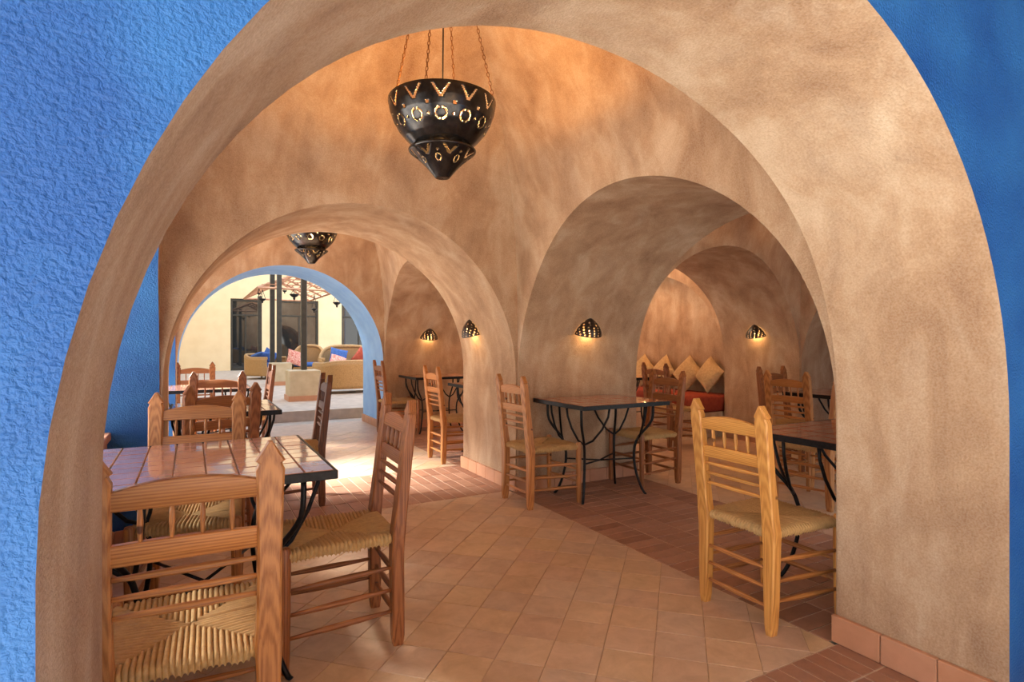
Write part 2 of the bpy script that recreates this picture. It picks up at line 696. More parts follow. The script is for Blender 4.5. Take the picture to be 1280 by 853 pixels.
# low parapets across the left arches, with clay caps
for j, (y0, y1) in enumerate(((1.545, 4.335),)):
    t = thing('parapet', 'low parapet wall with clay cap across the near left arch', 'parapet', (-0.545, (y0 + y1) / 2, 0))
    MB().cbox((0, 0, 0.34), (0.17, y1 - y0, 0.68), 0.01).build('parapet_body', M['skirting'], t)
    n = 12
    me = MB().cbox((0, 0, 0), (0.21, (y1 - y0) / n - 0.006, 0.05), 0.006).mesh('cap_tile', M['skirting'])
    for k in range(n):
        o = link('cap_tile', me, t)
        o.location = (0, -(y1 - y0) / 2 + (k + 0.5) * (y1 - y0) / n, 0.71)


# ------------------------------------------------------------------ floors
def clip_poly(P, x0, x1, y0, y1):
    for ax, lim, sg in ((0, x0, 1), (0, x1, -1), (1, y0, 1), (1, y1, -1)):
        Q = []
        for i in range(len(P)):
            a, b = P[i], P[(i + 1) % len(P)]
            da, db = (a[ax] - lim) * sg, (b[ax] - lim) * sg
            if da >= 0:
                Q.append(a)
            if da * db < 0:
                u = da / (da - db)
                Q.append((a[0] + (b[0] - a[0]) * u, a[1] + (b[1] - a[1]) * u))
        P = Q
        if len(P) < 3:
            return []
    return P


def slab_mesh(name, P, mat, th=0.012, bev=0.0015):
    """thin slab with a small chamfer, top at z=0"""
    cx = sum(p[0] for p in P) / len(P)
    cy = sum(p[1] for p in P) / len(P)
    n = len(P)

    def ins(p, d):
        v = Vector((cx - p[0], cy - p[1]))
        l = v.length
        v = v / l * min(d * 1.4, l * 0.5) if l > 1e-6 else v
        return (p[0] + v.x, p[1] + v.y)
    V = [(p[0], p[1], -th) for p in P] + [(p[0], p[1], -bev) for p in P] + [ins(p, bev) + (0,) for p in P]
    F = [(k * n + i, k * n + (i + 1) % n, (k + 1) * n + (i + 1) % n, (k + 1) * n + i) for k in (0, 1) for i in range(n)]
    F.append(tuple(range(2 * n, 3 * n)))
    return MB().add(V, F).mesh(name, mat)


M['palegrout'] = simple('pale_brick_grout', lin(186, 160, 134), lin(208, 184, 158), 30, 0.9, 0.2)


def floor_bed(x0, x1, y0, y1, mat='grout'):
    o = MB().box(((x0 + x1) / 2, (y0 + y1) / 2, -0.0535), (x1 - x0, y1 - y0, 0.1)).build('floor', M[mat])
    return kind(o)


def diag_tiles(x0, x1, y0, y1, s=0.2085, ox=1.524, oy=2.55):
    bed = floor_bed(x0, x1, y0, y1)
    d = s / math.sqrt(2)
    h = d - 0.0022
    whole = slab_mesh('floor_tile', [(h, 0), (0, h), (-h, 0), (0, -h)], M['limestone'])
    for a in range(-60, 60):
        for b in range(-60, 60):
            cx, cy = ox + d * (a + b) + d * 0, oy + d * (a - b) - d
            if cx < x0 - d or cx > x1 + d or cy < y0 - d or cy > y1 + d:
                continue
            P = [(cx + h, cy), (cx, cy + h), (cx - h, cy), (cx, cy - h)]
            Q = clip_poly(P, x0 + .002, x1 - .002, y0 + .002, y1 - .002)
            if len(Q) < 3:
                continue
            area = abs(sum(Q[i][0] * Q[(i + 1) % len(Q)][1] - Q[(i + 1) % len(Q)][0] * Q[i][1] for i in range(len(Q)))) / 2
            if area < 0.0012:
                continue
            me = whole if area > 2 * h * h * 0.999 else slab_mesh('floor_tile', [(p[0] - cx, p[1] - cy) for p in Q], M['limestone'])
            o = link('floor_tile', me, bed)
            o.location = (cx, cy, random.uniform(-0.0006, 0.0006))
    return bed


def brick_strip(x0, x1, y0, y1, wx, wy, stagger=None):
    bed = floor_bed(x0, x1, y0, y1, 'palegrout')
    nx, ny = max(1, round((x1 - x0) / wx)), max(1, round((y1 - y0) / wy))
    wx, wy = (x1 - x0) / nx, (y1 - y0) / ny
    hx, hy = wx / 2 - 0.004, wy / 2 - 0.004
    me = slab_mesh('paving_brick', [(hx, -hy), (hx, hy), (-hx, hy), (-hx, -hy)], M['brick'], bev=0.002)
    for i in range(nx):
        for j in range(ny):
            o = link('paving_brick', me, bed)
            o.location = (x0 + (i + .5) * wx, y0 + (j + .5) * wy, random.uniform(-0.001, 0.001))
    return bed


kind(MB().box((4.0, 5.19, -0.085), (9.8, 8.5, 0.1)).build('foundation', M['grout']))
diag_tiles(-0.17, 2.41, 1.505, 4.42)
brick_strip(-0.17, 2.44, 0.915, 1.505, 0.082, 0.197)
brick_strip(-0.17, 2.44, 4.42, 5.57, 0.104, 0.288)
brick_strip(2.41, 3.74, 1.53, 4.35, 0.266, 0.0975)
diag_tiles(-0.17, 2.41, 5.57, 8.32)
diag_tiles(3.74, 6.3, 1.53, 4.42)
brick_strip(2.41, 3.74, 5.57, 8.32, 0.266, 0.0975)
diag_tiles(3.74, 6.3, 5.57, 8.32)
for (x0, x1, y0, y1) in ((-0.17, 2.44, 8.32, 9.47), (3.74, 6.3, 4.42, 5.57), (3.74, 6.3, 8.32, 9.47), (3.74, 6.3, 0.915, 1.53),
                         (6.3, 7.66, 1.53, 4.35), (6.3, 6.52, 5.48, 8.32), (-0.66, -0.17, 1.53, 4.35), (-0.66, -0.17, 5.48, 8.32)):
    MBx = MB().box(((x0 + x1) / 2, (y0 + y1) / 2, -0.05), (x1 - x0, y1 - y0, 0.1))
    kind(MBx.build('floor', M['limestone']))
kind(MB().box((2, -9.5, -0.06), (60, 20.8, 0.1)).build('ground_terrace', M['paving']))
kind(MB().box((-15.5, 20, -0.06), (29.2, 38, 0.1)).build('ground_side', M['paving']))
kind(MB().box((14.5, 9.65, -0.05), (31.0, 0.36, 0.1)).build('ground_threshold', M['patio_floor']))
kind(MB().box((14.5, 24.9, 0.035), (31.0, 30.14, 0.27)).build('patio_platform', M['patio_floor']))


# skirting tiles along the arch reveals
def skirting(name, axis, d, sgn, a0, a1, ln=0.2, h=0.115, th=0.024):
    """tiles on plane axis=d, facing sgn; each tile a piece"""
    n = max(1, round((a1 - a0) / ln))
    w = (a1 - a0) / n
    root = MB()
    c = d + sgn * (th * 0.35)
    if axis == 'x':
        root.box((c, (a0 + a1) / 2, h / 2 - .001), (th * 0.6, a1 - a0 - .004, h - 0.006))
        me = MB().cbox((0, 0, 0), (th, w - 0.004, h), 0.003).mesh('skirting_tile', M['skirting'])
    else:
        root.box(((a0 + a1) / 2, c, h / 2 - .001), (a1 - a0 - .004, th * 0.6, h - 0.006))
        me = MB().cbox((0, 0, 0), (w - 0.004, th, h), 0.003).mesh('skirting_tile', M['skirting'])
    r = kind(root.build(name, M['grout']))
    for k in range(n):
        o = link('skirting_tile', me, r)
        p = a0 + (k + 0.5) * w
        o.location = (d + sgn * (th / 2 + .001), p, h / 2 + .001) if axis == 'x' else (p, d + sgn * (th / 2 + .001), h / 2 + .001)


skirting('baseboard_front', 'x', XR, -1, FRONT + .005, 1.53)
skirting('baseboard_middle', 'x', XR, -1, 4.335, 5.49)
skirting('baseboard_right', 'y', 4.35, -1, 2.43, 3.79)
skirting('baseboard_far', 'y', 8.32, -1, 2.46, 3.79)
skirting('baseboard_back', 'x', XR, -1, 8.31, PATIO)
skirting('baseboard_inner', 'x', 6.305, -1, 4.335, 5.49)
skirting('baseboard_left', 'x', XL, 1, FRONT + .005, 1.53)
skirting('baseboard_side', 'y', 4.35, -1, LEFT, -0.19)

# ------------------------------------------------------------------ chairs
CH = 1.035


def post_mesh(sx):
    """flat back post with an arrow-shaped head; leans back above the seat (front is +y)"""
    prof = [(0.0, .017), (.04, .021), (.15, .027), (.32, .030), (.40, .032), (.46, .036), (.52, .032), (.70, .031), (.90, .034),
            (.955, .036), (.968, .030), (.974, .029), (.980, .037), (1.0, .024), (CH - .004, .005)]

    def yo(z):
        u = max(0, z - .44)
        return -0.115 * u - 0.03 * max(0, .3 - z) * 0.5

    def th(z):
        return 0.021 if z < .03 else (0.026 if z < .5 else 0.026 - (z - .5) * 0.014)
    mb = MB()
    V, F = [], []
    for z, h in prof:
        y, t = yo(z), th(z)
        b = min(.006, h * .5)
        for px, py in ((h, -t + b), (h, t - b), (h - b, t), (-h + b, t), (-h, t - b), (-h, -t + b), (-h + b, -t), (h - b, -t)):
            V.append((px, y + py, z))
    n = len(prof)
    F = [(i * 8 + k, i * 8 + (k + 1) % 8, (i + 1) * 8 + (k + 1) % 8, (i + 1) * 8 + k) for i in range(n - 1) for k in range(8)]
    F += [tuple(range(7, -1, -1)), tuple((n - 1) * 8 + k for k in range(8))]
    return mb.add(V, F), yo


def rung(mb, a, b, r0=.008, r1=.0125):
    a, b = Vector(a), Vector(b)
    K = [(0, r0), (.12, r0 * 1.1), (.35, r1), (.5, r1 * 1.05), (.65, r1), (.88, r0 * 1.1), (1, r0)]
    mb.tube([a.lerp(b, k) for k, _ in K], [r for _, r in K], 8)
    return mb


def rail_mesh(w, z0, z1, arch, y0, th, yo):
    """back rail, top edge arched"""
    n = 10
    P = [(-w, z0), (w, z0)] + [(w - 2 * w * k / n, z1 + arch * (1 - (1 - 2 * k / n) ** 2)) for k in range(n + 1)]
    mb = MB()
    m = len(P)
    b = .003
    cz = (z0 + z1) / 2
    rings = []
    for y, ins in ((-th, b), (-th + b, 0), (th - b, 0), (th, b)):
        rings.append([(x, y + yo(z), z + (b if z < cz else -b) * (1 if ins else 0)) for x, z in P])
    V = [p for r in rings for p in r]
    F = [(k * m + i, k * m + (i + 1) % m, (k + 1) * m + (i + 1) % m, (k + 1) * m + i) for k in range(3) for i in range(m)]
    F += [tuple(range(m - 1, -1, -1)), tuple(range(3 * m, 4 * m))]
    return mb.add(V, F)


def seat_mesh():
    """woven rush: four triangles of strands, each wrapped over its own rail"""
    mb = MB()
    HB, HF, Y0, Y1 = .205, .222, -0.012, .452
    zt, th = .472, .042
    cen = Vector((0, (Y0 + Y1) / 2 + .01))
    C = [Vector((-HB, Y0)), Vector((HB, Y0)), Vector((HF, Y1)), Vector((-HF, Y1))]
    rnd = random.Random(3)
    for e in range(4):
        A, B = C[e], C[(e + 1) % 4]
        ed = B - A
        nn = Vector((ed.y, -ed.x)).normalized()      # outwards
        cnt = 28
        ta = (cen - A).dot(ed) / ed.length_squared
        dep = abs((cen - A).dot(nn))
        for k in range(cnt):
            u0, u1 = k / cnt, (k + 1) / cnt
            uc = (u0 + u1) / 2
            dl = dep * (uc / ta if uc < ta else (1 - uc) / (1 - ta))
            jz = rnd.uniform(-.0025, .0025)
            jl = rnd.uniform(-.004, .004)
            rows = [(-.004, -th + rnd.uniform(-.004, .004)), (.006, -th * .55), (.004, -.012), (-.010, jz), (-dl * .5 - .006, jz - .005 * min(1, dl / dep)), (-dl - .002 + jl, jz - .012 * dl / dep - .003)]
            V = []
            for o, z in rows:
                for q, bz in ((0.01, -.0065), (.25, .0004), (.5, .0018), (.75, .0004), (.99, -.0065)):
                    p = A + ed * (u0 + (u1 - u0) * q)
                    out = nn * o
                    lift = bz if o < .003 else 0
                    side = nn * (bz if o >= .003 else 0)
                    V.append((p.x + out.x + side.x, p.y + out.y + side.y, zt + z + lift))
            F = [(r * 5 + c, r * 5 + c + 1, (r + 1) * 5 + c + 1, (r + 1) * 5 + c) for r in range(5) for c in range(4)]
            mb.add(V, F)
    # underside
    mb.add([(C[0].x + .01, C[0].y + .01, zt - th + .006), (C[1].x - .01, C[1].y + .01, zt - th + .006), (C[2].x - .01, C[2].y - .01, zt - th + .006), (C[3].x + .01, C[3].y - .01, zt - th + .006)], [(3, 2, 1, 0)])
    return mb


def make_chair():
    root = thing('chair', 'rush seat chair', 'chair')
    pm, yo = post_mesh(1)
    pme = pm.mesh('back_post', wood('amber', 'z'), 'angle')
    for s in (-1, 1):
        link('back_post', pme, root).location = (s * .195, 0, 0)
    w = .195 - .024
    rail_mesh(w, .885, .932, .026, 0, .011, yo).build('top_rail', wood('amber', 'x'), root, 'angle')
    rail_mesh(w, .745, .80, .004, 0, .011, yo).build('lower_rail', wood('amber', 'x'), root, 'angle')
    for k in range(4):
        x = -w + 2 * w * (k + 1) / 5
        mb = MB()
        zs = [(.797, .008), (.815, .0085), (.845, .0125), (.87, .0105), (.90, .007)]
        mb.tube([(x, yo(z), z) for z, _ in zs], [r for _, r in zs], 6, True, 0.65)
        mb.build('spindle', wood('amber', 'z'), root, True)
    for z in (.712, .662, .612):
        rung(MB(), (-.18, yo(z), z), (.18, yo(z), z), .007, .0105).build('back_rung', wood('amber', 'x'), root, True)
    for s in (-1, 1):
        zz = [(0, .016), (.05, .019), (.25, .0225), (.42, .0235), (.474, .023), (.484, .019), (.488, .008)]
        MB().tube([(s * .212, .445, z) for z, _ in zz], [r for _, r in zz], 10).build('front_leg', wood('amber', 'z'), root, 'angle')
    seat_mesh().build('seat', M['rush'], root, True)
    for s in (-1, 1):
        for z in (.135, .225, .32):
            rung(MB(), (s * .195, .015, z + .01), (s * .212, .435, z - .006)).build('side_rung', wood('amber', 'y'), root, True)
    for z in (.12, .205, .29):
        rung(MB(), (-.18, -.005, z), (.18, -.005, z)).build('lower_back_rung', wood('amber', 'x'), root, True)
    for z in (.165, .265):
        rung(MB(), (-.2, .445, z), (.2, .445, z)).build('front_rung', wood('amber', 'x'), root, True)
    for c in root.children:
        c.material_slots[0].link = 'OBJECT'
    return root


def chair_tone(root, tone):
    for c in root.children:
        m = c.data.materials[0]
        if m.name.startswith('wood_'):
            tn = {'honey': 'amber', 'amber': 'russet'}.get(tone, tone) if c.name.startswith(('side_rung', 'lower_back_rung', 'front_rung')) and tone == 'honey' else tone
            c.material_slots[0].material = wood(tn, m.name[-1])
        else:
            c.material_slots[0].material = m


def E_(dx, dy):
    """rotation so that the chair front (+y) points to (dx,dy)"""
    return math.atan2(dy, dx) - PI / 2


# back-post base centre, facing, tone, scale, label
G1, G2 = 'rush seat chairs around the tiled tables', None
chairs = [
    ((-0.010, 1.745), (0.02, 1), 'amber', 1.0, 'honey brown chair with arrow-headed posts seen from behind, nearest the camera'),
    ((0.772, 2.610), (-1, 0.03), 'russet', 1.012, 'reddish chair with rush seat standing alone in front of the nearest table'),
    ((0.022, 3.45), (-0.12, -1), 'amber', 1.0, 'tan chair with arrow-headed posts at the far side of the nearest table'),
    ((0.155, 4.12), (-0.28, 1), 'russet', 1.0, 'dark reddish chair back to back with the tan chair, tucked under second table'),
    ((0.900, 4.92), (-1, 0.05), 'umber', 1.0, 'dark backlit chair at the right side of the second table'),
    ((0.190, 5.71), (-0.18, -1), 'russet', 1.0, 'reddish brown chair facing us at the far side of the second table'),
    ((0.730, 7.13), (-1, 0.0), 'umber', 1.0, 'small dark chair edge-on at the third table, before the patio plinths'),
    ((0.030, 8.36), (0.0, -1), 'russet', 1.0, 'farthest reddish chair on the left, under the edge of the patio arch'),
    ((2.275, 4.03), (1, 0.02), 'amber', 1.0, 'amber chair with its back to the middle pier, at the left of the wall table'),
    ((3.885, 4.10), (-1, 0.0), 'russet', 0.995, 'reddish chair at the right end of the wall table under the sconce'),
    ((2.250, 1.88), (1, -0.03), 'honey', 0.985, 'yellow honey-coloured chair next to the right front pier'),
    ((4.755, 3.38), (1, 0.0), 'amber', 1.0, 'orange-brown chair seen from behind beyond the red tiled table at right'),
    ((5.42, 4.02), (0, -1), 'russet', 1.0, 'dark reddish chair below the far right sconce'),
    ((4.45, 2.70), (0, 1), 'amber', 1.0, 'tan chair half hidden behind the right front pier'),
    ((5.05, 5.40), (1, 0.0), 'russet', 1.0, 'dark reddish chair in front of the cushioned bench'),
    ((2.325, 5.90), (1, 0.0), 'amber', 1.0, 'light chair in the second bay just past the middle pier'),
    ((2.335, 7.98), (1, 0.0), 'russet', 1.0, 'thin chair beside the pale blue reveal of the patio arch'),
]
proto = make_chair()
for i, (p, d, tone, sc, lab) in enumerate(chairs):
    c = proto if i == 0 else dup(proto)
    c.location = (p[0], p[1], 0.0)
    c.rotation_euler = (0, 0, E_(*d))
    c.scale = (sc, sc, sc)
    c['label'] = lab
    c['group'] = G1
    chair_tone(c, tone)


# ------------------------------------------------------------------ tables
def make_table(name, label, loc, sx=0.88, sy=0.78, nx=7, ny=6, zt=0.80, rz=0.0, tm='ttile', inset=(.14, .20)):
    t = thing(name, label, 'table', (loc[0], loc[1], 0), rz, 'tiled iron tables')
    hx, hy = sx / 2, sy / 2
    MB().box((0, 0, zt - .017), (sx - .012, sy - .012, .022)).build('tile_bed', M['grout'], t)
    mb = MB()
    e = .012
    for (c, d) in (((0, hy - e / 2, zt - .017), (sx, e, .034)), ((0, -hy + e / 2, zt - .017), (sx, e, .034)),
                   ((hx - e / 2, 0, zt - .017), (e, sy - 2 * e, .034)), ((-hx + e / 2, 0, zt - .017), (e, sy - 2 * e, .034))):
        mb.cbox(c, d, .002)
    mb.build('rim', M['iron'], t)
    wx, wy = (sx - 2 * e) / nx, (sy - 2 * e) / ny
    me = MB().cbox((0, 0, 0), (wx - .005, wy - .005, .010), .002).mesh('table_tile', M[tm])
    for i in range(nx):
        for j in range(ny):
            o = link('table_tile', me, t)
            o.location = (-hx + e + (i + .5) * wx, -hy + e + (j + .5) * wy, zt - .004 + random.uniform(-.0008, .0008))
            o.rotation_euler = (random.uniform(-.006, .006), random.uniform(-.006, .006), 0)
    zb = zt - .034
    for qx in (-1, 1):
        for qy in (-1, 1):
            fx, fy = hx - inset[0], hy - inset[1]

            def P(r, z):
                return (qx * (fx + r * .75), qy * (fy + r * .75), z)
            mb = MB()
            K = [(.045, 0.0), (.03, .008), (0.0, .06), (-.035, .17), (-.055, .29), (-.05, .40), (-.015, .49), (.045, .565), (.085, .63), (.095, .70), (.095, zb)]
            pts = []
            for k in range(len(K) - 1):
                for u in (0, .5):
                    p0, p1, p2, p3 = K[max(0, k - 1)], K[k], K[k + 1], K[min(len(K) - 1, k + 2)]
                    f = [0.5 * ((2 * p1[n]) + (-p0[n] + p2[n]) * u + (2 * p0[n] - 5 * p1[n] + 4 * p2[n] - p3[n]) * u * u + (-p0[n] + 3 * p1[n] - 3 * p2[n] + p3[n]) * u ** 3) for n in (0, 1)]
                    pts.append(P(*f))
            pts.append(P(*K[-1]))
            mb.tube(pts, .011, 8)
            leg = mb.build('leg', M['iron'], t, True)
            # forked braces up to the rim on both sides
            for ax in (0, 1):
                b0 = Vector(P(-.03, .46))
                tip = Vector((qx * (hx - .02 - (.24 if ax == 0 else 0)), qy * (hy - .02 - (.24 if ax == 1 else 0)), zb))
                mid = Vector((b0.x + (tip.x - b0.x) * .35, b0.y + (tip.y - b0.y) * .35, .50))
                mid2 = Vector((b0.x + (tip.x - b0.x) * .72, b0.y + (tip.y - b0.y) * .72, .60))
                mid3 = Vector((b0.x + (tip.x - b0.x) * .95, b0.y + (tip.y - b0.y) * .95, .70))
                MB().tube([b0, mid, mid2, mid3, tip], .009, 7).build('brace', M['iron'], leg, True)
            MB().tube([Vector(P(-.05, .30)), Vector((0, 0, .285))], .007, 7).build('stretcher', M['iron'], leg, True)
    return t


make_table('table', 'nearest table with glossy tile top and black iron legs, left front', (0.045, 2.77), .90, .96, 8, 9, tm='ptile', inset=(.195, .10))
make_table('table', 'second tiled table on the left, between two pairs of chairs', (0.21, 4.92), .72, .86, 7, 8, tm='ptile')
make_table('table', 'third tiled table on the left in the bay before the patio', (0.12, 7.15), .88, .86, 8, 8, tm='ptile')
make_table('table', 'red tiled table against the wall under the glowing sconce', (3.045, 3.965), .88, .75, 7, 6)
make_table('table', 'red tiled table cut off by the right front pier', (3.18, 1.90), .90, .72, 7, 6)
make_table('table', 'tiled table under the sconce in the second bay', (3.10, 7.90), .88, .76, 7, 6)
make_table('table', 'table end showing past the middle pier in the second bay', (3.11, 6.05), .88, .76, 7, 6)
make_table('table', 'table among the chairs in the far right bay', (5.50, 3.36), .80, .72, 6, 6)
make_table('table', 'table before the cushioned bench in the far bay', (5.40, 6.42), .70, .72, 6, 6)


# ------------------------------------------------------------------ pendant lamps
def bowl(prof, na, nv, holes, seg_r):
    """lathe with faces removed wherever holes(angle, v) is true"""
    # resample profile by length
    L = [0]
    for i in range(1, len(prof)):
        L.append(L[-1] + math.dist(prof[i], prof[i - 1]))

    def at(v):
        d = v * L[-1]
        for i in range(1, len(prof)):
            if d <= L[i] + 1e-9:
                u = (d - L[i - 1]) / (L[i] - L[i - 1])
                return (prof[i - 1][0] + (prof[i][0] - prof[i - 1][0]) * u, prof[i - 1][1] + (prof[i][1] - prof[i - 1][1]) * u)
        return prof[-1]
    V, F = [], []
    for j in range(nv + 1):
        r, z = at(j / nv)
        for k in range(na):
            w = 2 * PI * k / na
            V.append((r * math.cos(w), r * math.sin(w), z))
    for j in range(nv):
        for k in range(na):
            if holes and holes(2 * PI * (k + .5) / na, (j + .5) / nv):
                continue
            F.append((j * na + k, j * na + (k + 1) % na, (j + 1) * na + (k + 1) % na, (j + 1) * na + k))
    return MB().add(V, F), L[-1]


def big_holes(w, v):
    per = 2 * PI / 12
    a = ((w + per / 2) % per) - per / 2         # centred on V and ring
    x = a * 0.27                                # metres along the rim
    y = v * 0.315                               # metres down from the rim
    if .012 < y < .078 and abs(abs(x) - (.078 - y) * .62) < .0062:
        return True
    rr = math.hypot(x * .92, y - .150)
    if .024 < rr < .0325 and abs(x) > .007:
        return True
    a2 = (w % per) - per / 2
    x2 = a2 * 0.26
    if math.hypot(x2, y - .098) < .0075 or math.hypot(x2, y - .150) < .0065:
        return True
    return False


def small_holes(w, v):
    per = 2 * PI / 7
    a = ((w + per / 2) % per) - per / 2
    x = a * (.17 - .07 * v)
    y = v * 0.205
    if .012 < y < .062 and abs(abs(x) - (.062 - y) * .75) < .0085:
        return True
    a2 = (w % per) - per / 2
    x2 = a2 * (.17 - .07 * v)
    if math.hypot(x2, y - .042) < .0068:
        return True
    rr = math.hypot(x2, y - .082)
    if .014 < rr < .0205 and abs(x2) > .004:
        return True
    return False


big_mb, _ = bowl([(.287, .0), (.287, -.010), (.279, -.055), (.262, -.105), (.234, -.155), (.196, -.200), (.155, -.238), (.118, -.262)], 300, 66, big_holes, 0)
big_me = big_mb.mesh('upper_bowl', M['lampmetal'], True)
small_mb, _ = bowl([(.180, -.262), (.178, -.268), (.150, -.290), (.116, -.318), (.084, -.350), (.058, -.380), (.042, -.400), (.036, -.408), (.004, -.408)], 200, 50, small_holes, 0)
small_me = small_mb.mesh('lower_bowl', M['lampmetal'], True)


def lip(r, z, t):
    n = 48
    return MB().tube([(r * math.cos(2 * PI * k / n), r * math.sin(2 * PI * k / n), z) for k in range(n + 1)], t, 6, False)


lip_me = lip(.287, 0, .004).mesh('rim', M['lampmetal'], True)
lip2_me = lip(.180, -.262, .0035).mesh('rim', M['lampmetal'], True)


def chain_mesh(p0, p1, link_l=.03, r=.0065):
    p0, p1 = Vector(p0), Vector(p1)
    d = (p1 - p0)
    n = max(4, int(d.length / (link_l * .8)))
    q = d.to_track_quat('Z', 'Y').to_matrix()
    mb = MB()
    for k in range(n):
        c = p0 + d * ((k + .5) / n)
        R = q @ Matrix.Rotation(PI / 2 * (k % 2), 3, 'Z')
        path = []
        for a in range(8):
            w = 2 * PI * a / 8
            path.append(c + R @ Vector((r * math.cos(w), 0, link_l * .5 * math.sin(w))))
        path.append(path[0])
        mb.tube(path, .0022, 5, False)
    return mb


def pendant(label, loc, top, power, rz=0.0, col=(1.0, 0.50, 0.15)):
    t = thing('pendant_lamp', label, 'lamp', loc, rz, 'pierced metal pendant lamps')
    for nm, me in (('upper_bowl', big_me), ('lower_bowl', small_me)):
        o = link(nm, me, t)
        sm = o.modifiers.new('thick', 'SOLIDIFY')
        sm.thickness = .003
        l = link('rim', lip_me if nm == 'upper_bowl' else lip2_me, o)
    hz = top - loc[2]
    for k in range(4):
        w = PI * (.25 + .5 * k)
        chain_mesh((.283 * math.cos(w), .283 * math.sin(w), .002), (.05 * math.cos(w), .05 * math.sin(w), hz - .02)).build('chain', M['chain'], t, True)
    MB().tube([(0, 0, -.06), (.006, 0, hz * .5), (0, 0, hz)], .004, 6).build('cord', M['iron'], t, True)
    MB().lathe([(.001, -.02), (.06, -.02), (.065, 0), (.05, .02), (.001, .02)], 20, (0, 0, hz - .012)).build('ceiling_rose', M['iron'], t, True)
    MB().lathe([(.001, -.165), (.022, -.155), (.032, -.13), (.026, -.10), (.014, -.08), (.014, -.055), (.001, -.055)], 14).build('bulb', M['bulb'], t, True)
    for z, pw in ((-.04, power), (-.30, power * .08)):
        ld = D.lights.new('bulb_light', 'POINT')
        ld.energy = pw
        ld.color = col
        ld.shadow_soft_size = .045
        lo = D.objects.new('bulb_light', ld)
        COL.objects.link(lo)
        lo.parent = t
        lo.location = (0, 0, z)
    return t


VT = Z0 + HV - .005
pendant('large pierced dark metal pendant lamp hanging in the nearest vault', (1.19, 2.94, 2.595), VT, 42, .11)
pendant('pendant lamp seen small under the second vault above the patio arch', (1.19, 6.90, 2.595), VT, 42, .3)
pendant('pendant lamp in the vault of the right-hand bay', (5.05, 2.94, 2.595), VT, 42, .2)
pendant('pendant lamp in the vault above the cushioned bench', (5.05, 6.90, 2.595), VT, 270, .5, (1.0, 0.80, 0.60))  # added lamp, strong and whitish, stands in for daylight on the bench wall


# ------------------------------------------------------------------ wall sconces
def sconce_mesh():
    V, F = [], []
    na, nv = 90, 44
    W_, Dp, Hh = .135, .105, .150

    def P(u, v):
        w = PI * u
        k = (1 - v ** 1.7) ** .75 if v < 1 else 0
        return (W_ * k * math.cos(w), -Dp * k * math.sin(w) - .002, Hh * v)
    for j in range(nv + 1):
        for i in range(na + 1):
            V.append(P(i / na, j / nv))
    R = [(.10, 9), (.24, 8), (.38, 7), (.52, 6), (.66, 4), (.79, 3)]
    for j in range(nv):
        for i in range(na):
            u, v = (i + .5) / na, (j + .5) / nv
            hole = False
            for q, (vc, n) in enumerate(R):
                k = (1 - vc ** 1.7) ** .75
                per = 1 / n
                uu = ((u + per * .5 * (q % 2)) % per) - per / 2
                rr = .0085 if (q + int(u * n)) % 2 else .0065
                if math.hypot(uu * PI * .12 * k, (v - vc) * Hh * 1.1) < rr:
                    hole = True
            if not hole:
                F.append((j * (na + 1) + i, j * (na + 1) + i + 1, (j + 1) * (na + 1) + i + 1, (j + 1) * (na + 1) + i))
    return MB().add(V, F).mesh('shade', M['ceramic'], True)


sconce_me = sconce_mesh()


def sconce(label, loc, rz, power=2.2):
    t = thing('wall_sconce', label, 'wall lamp', loc, rz, 'pierced ceramic wall sconces')
    t.rotation_euler = (.30, 0, rz)          # follows the curve of the reveal
    o = link('shade', sconce_me, t)
    sm = o.modifiers.new('thick', 'SOLIDIFY')
    sm.thickness = .006
    MB().lathe([(.001, 0), (.014, .004), (.018, .022), (.012, .045), (.008, .06), (.001, .06)], 12, (0, -.045, .03)).build('bulb', M['bulb'], t, True)
    MB().cbox((0, -.008, .075), (.05, .014, .05), .003).build('bracket', M['iron'], t)
    ld = D.lights.new('bulb_light', 'POINT')
    ld.energy = power
    ld.color = (1.0, .6, .24)
    ld.shadow_soft_size = .02
    lo = D.objects.new('bulb_light', ld)
    COL.objects.link(lo)
    lo.parent = t
    lo.location = (0, -.045, .022)
    return t


sconce('pierced sconce on the reveal above the amber chair, middle pier left face', (XR - .056, 5.10, 1.36), -PI / 2)
sconce('glowing pierced sconce above the red tiled wall table', (3.145, 4.35 - .066, 1.36), 0)
sconce('small sconce above the table in the second bay', (3.12, 8.32 - .06, 1.34), 0)
sconce('far right sconce beside the arch with the cushioned bench', (6.305 - .056, 4.92, 1.36), -PI / 2)

# ------------------------------------------------------------------ cushioned bench in the blind niche
t = thing('bench', 'built-in bench with rust red mattress in the far niche', 'bench', (6.18, 6.9, 0))
MB().cbox((0.0, 0, .17), (.64, 2.78, .34), .01).build('bench_base', M['plaster'], t)


def pillow(mb, sx, sy, sz, n=12, pinch=.10):
    def P(u, v, s):
        x, y = u * 2 - 1, v * 2 - 1
        h = max(0, (1 - x * x)) ** .5 * max(0, (1 - y * y)) ** .5
        k = 1 - pinch * (1 - h)
        kx = 1 - pinch * (1 - y * y) * abs(x) ** 3 * -0.0 - .07 * (1 - y * y) * (x * x)
        ky = 1 - .07 * (1 - x * x) * (y * y)
        return (x * sx / 2 * kx, s * sz / 2 * h ** .75, y * sy / 2 * ky)
    mb.grid(lambda u, v: P(u, v, -1), n, n)
    mb.grid(lambda u, v: P(u, v, 1), n, n, flip=True)
    return mb


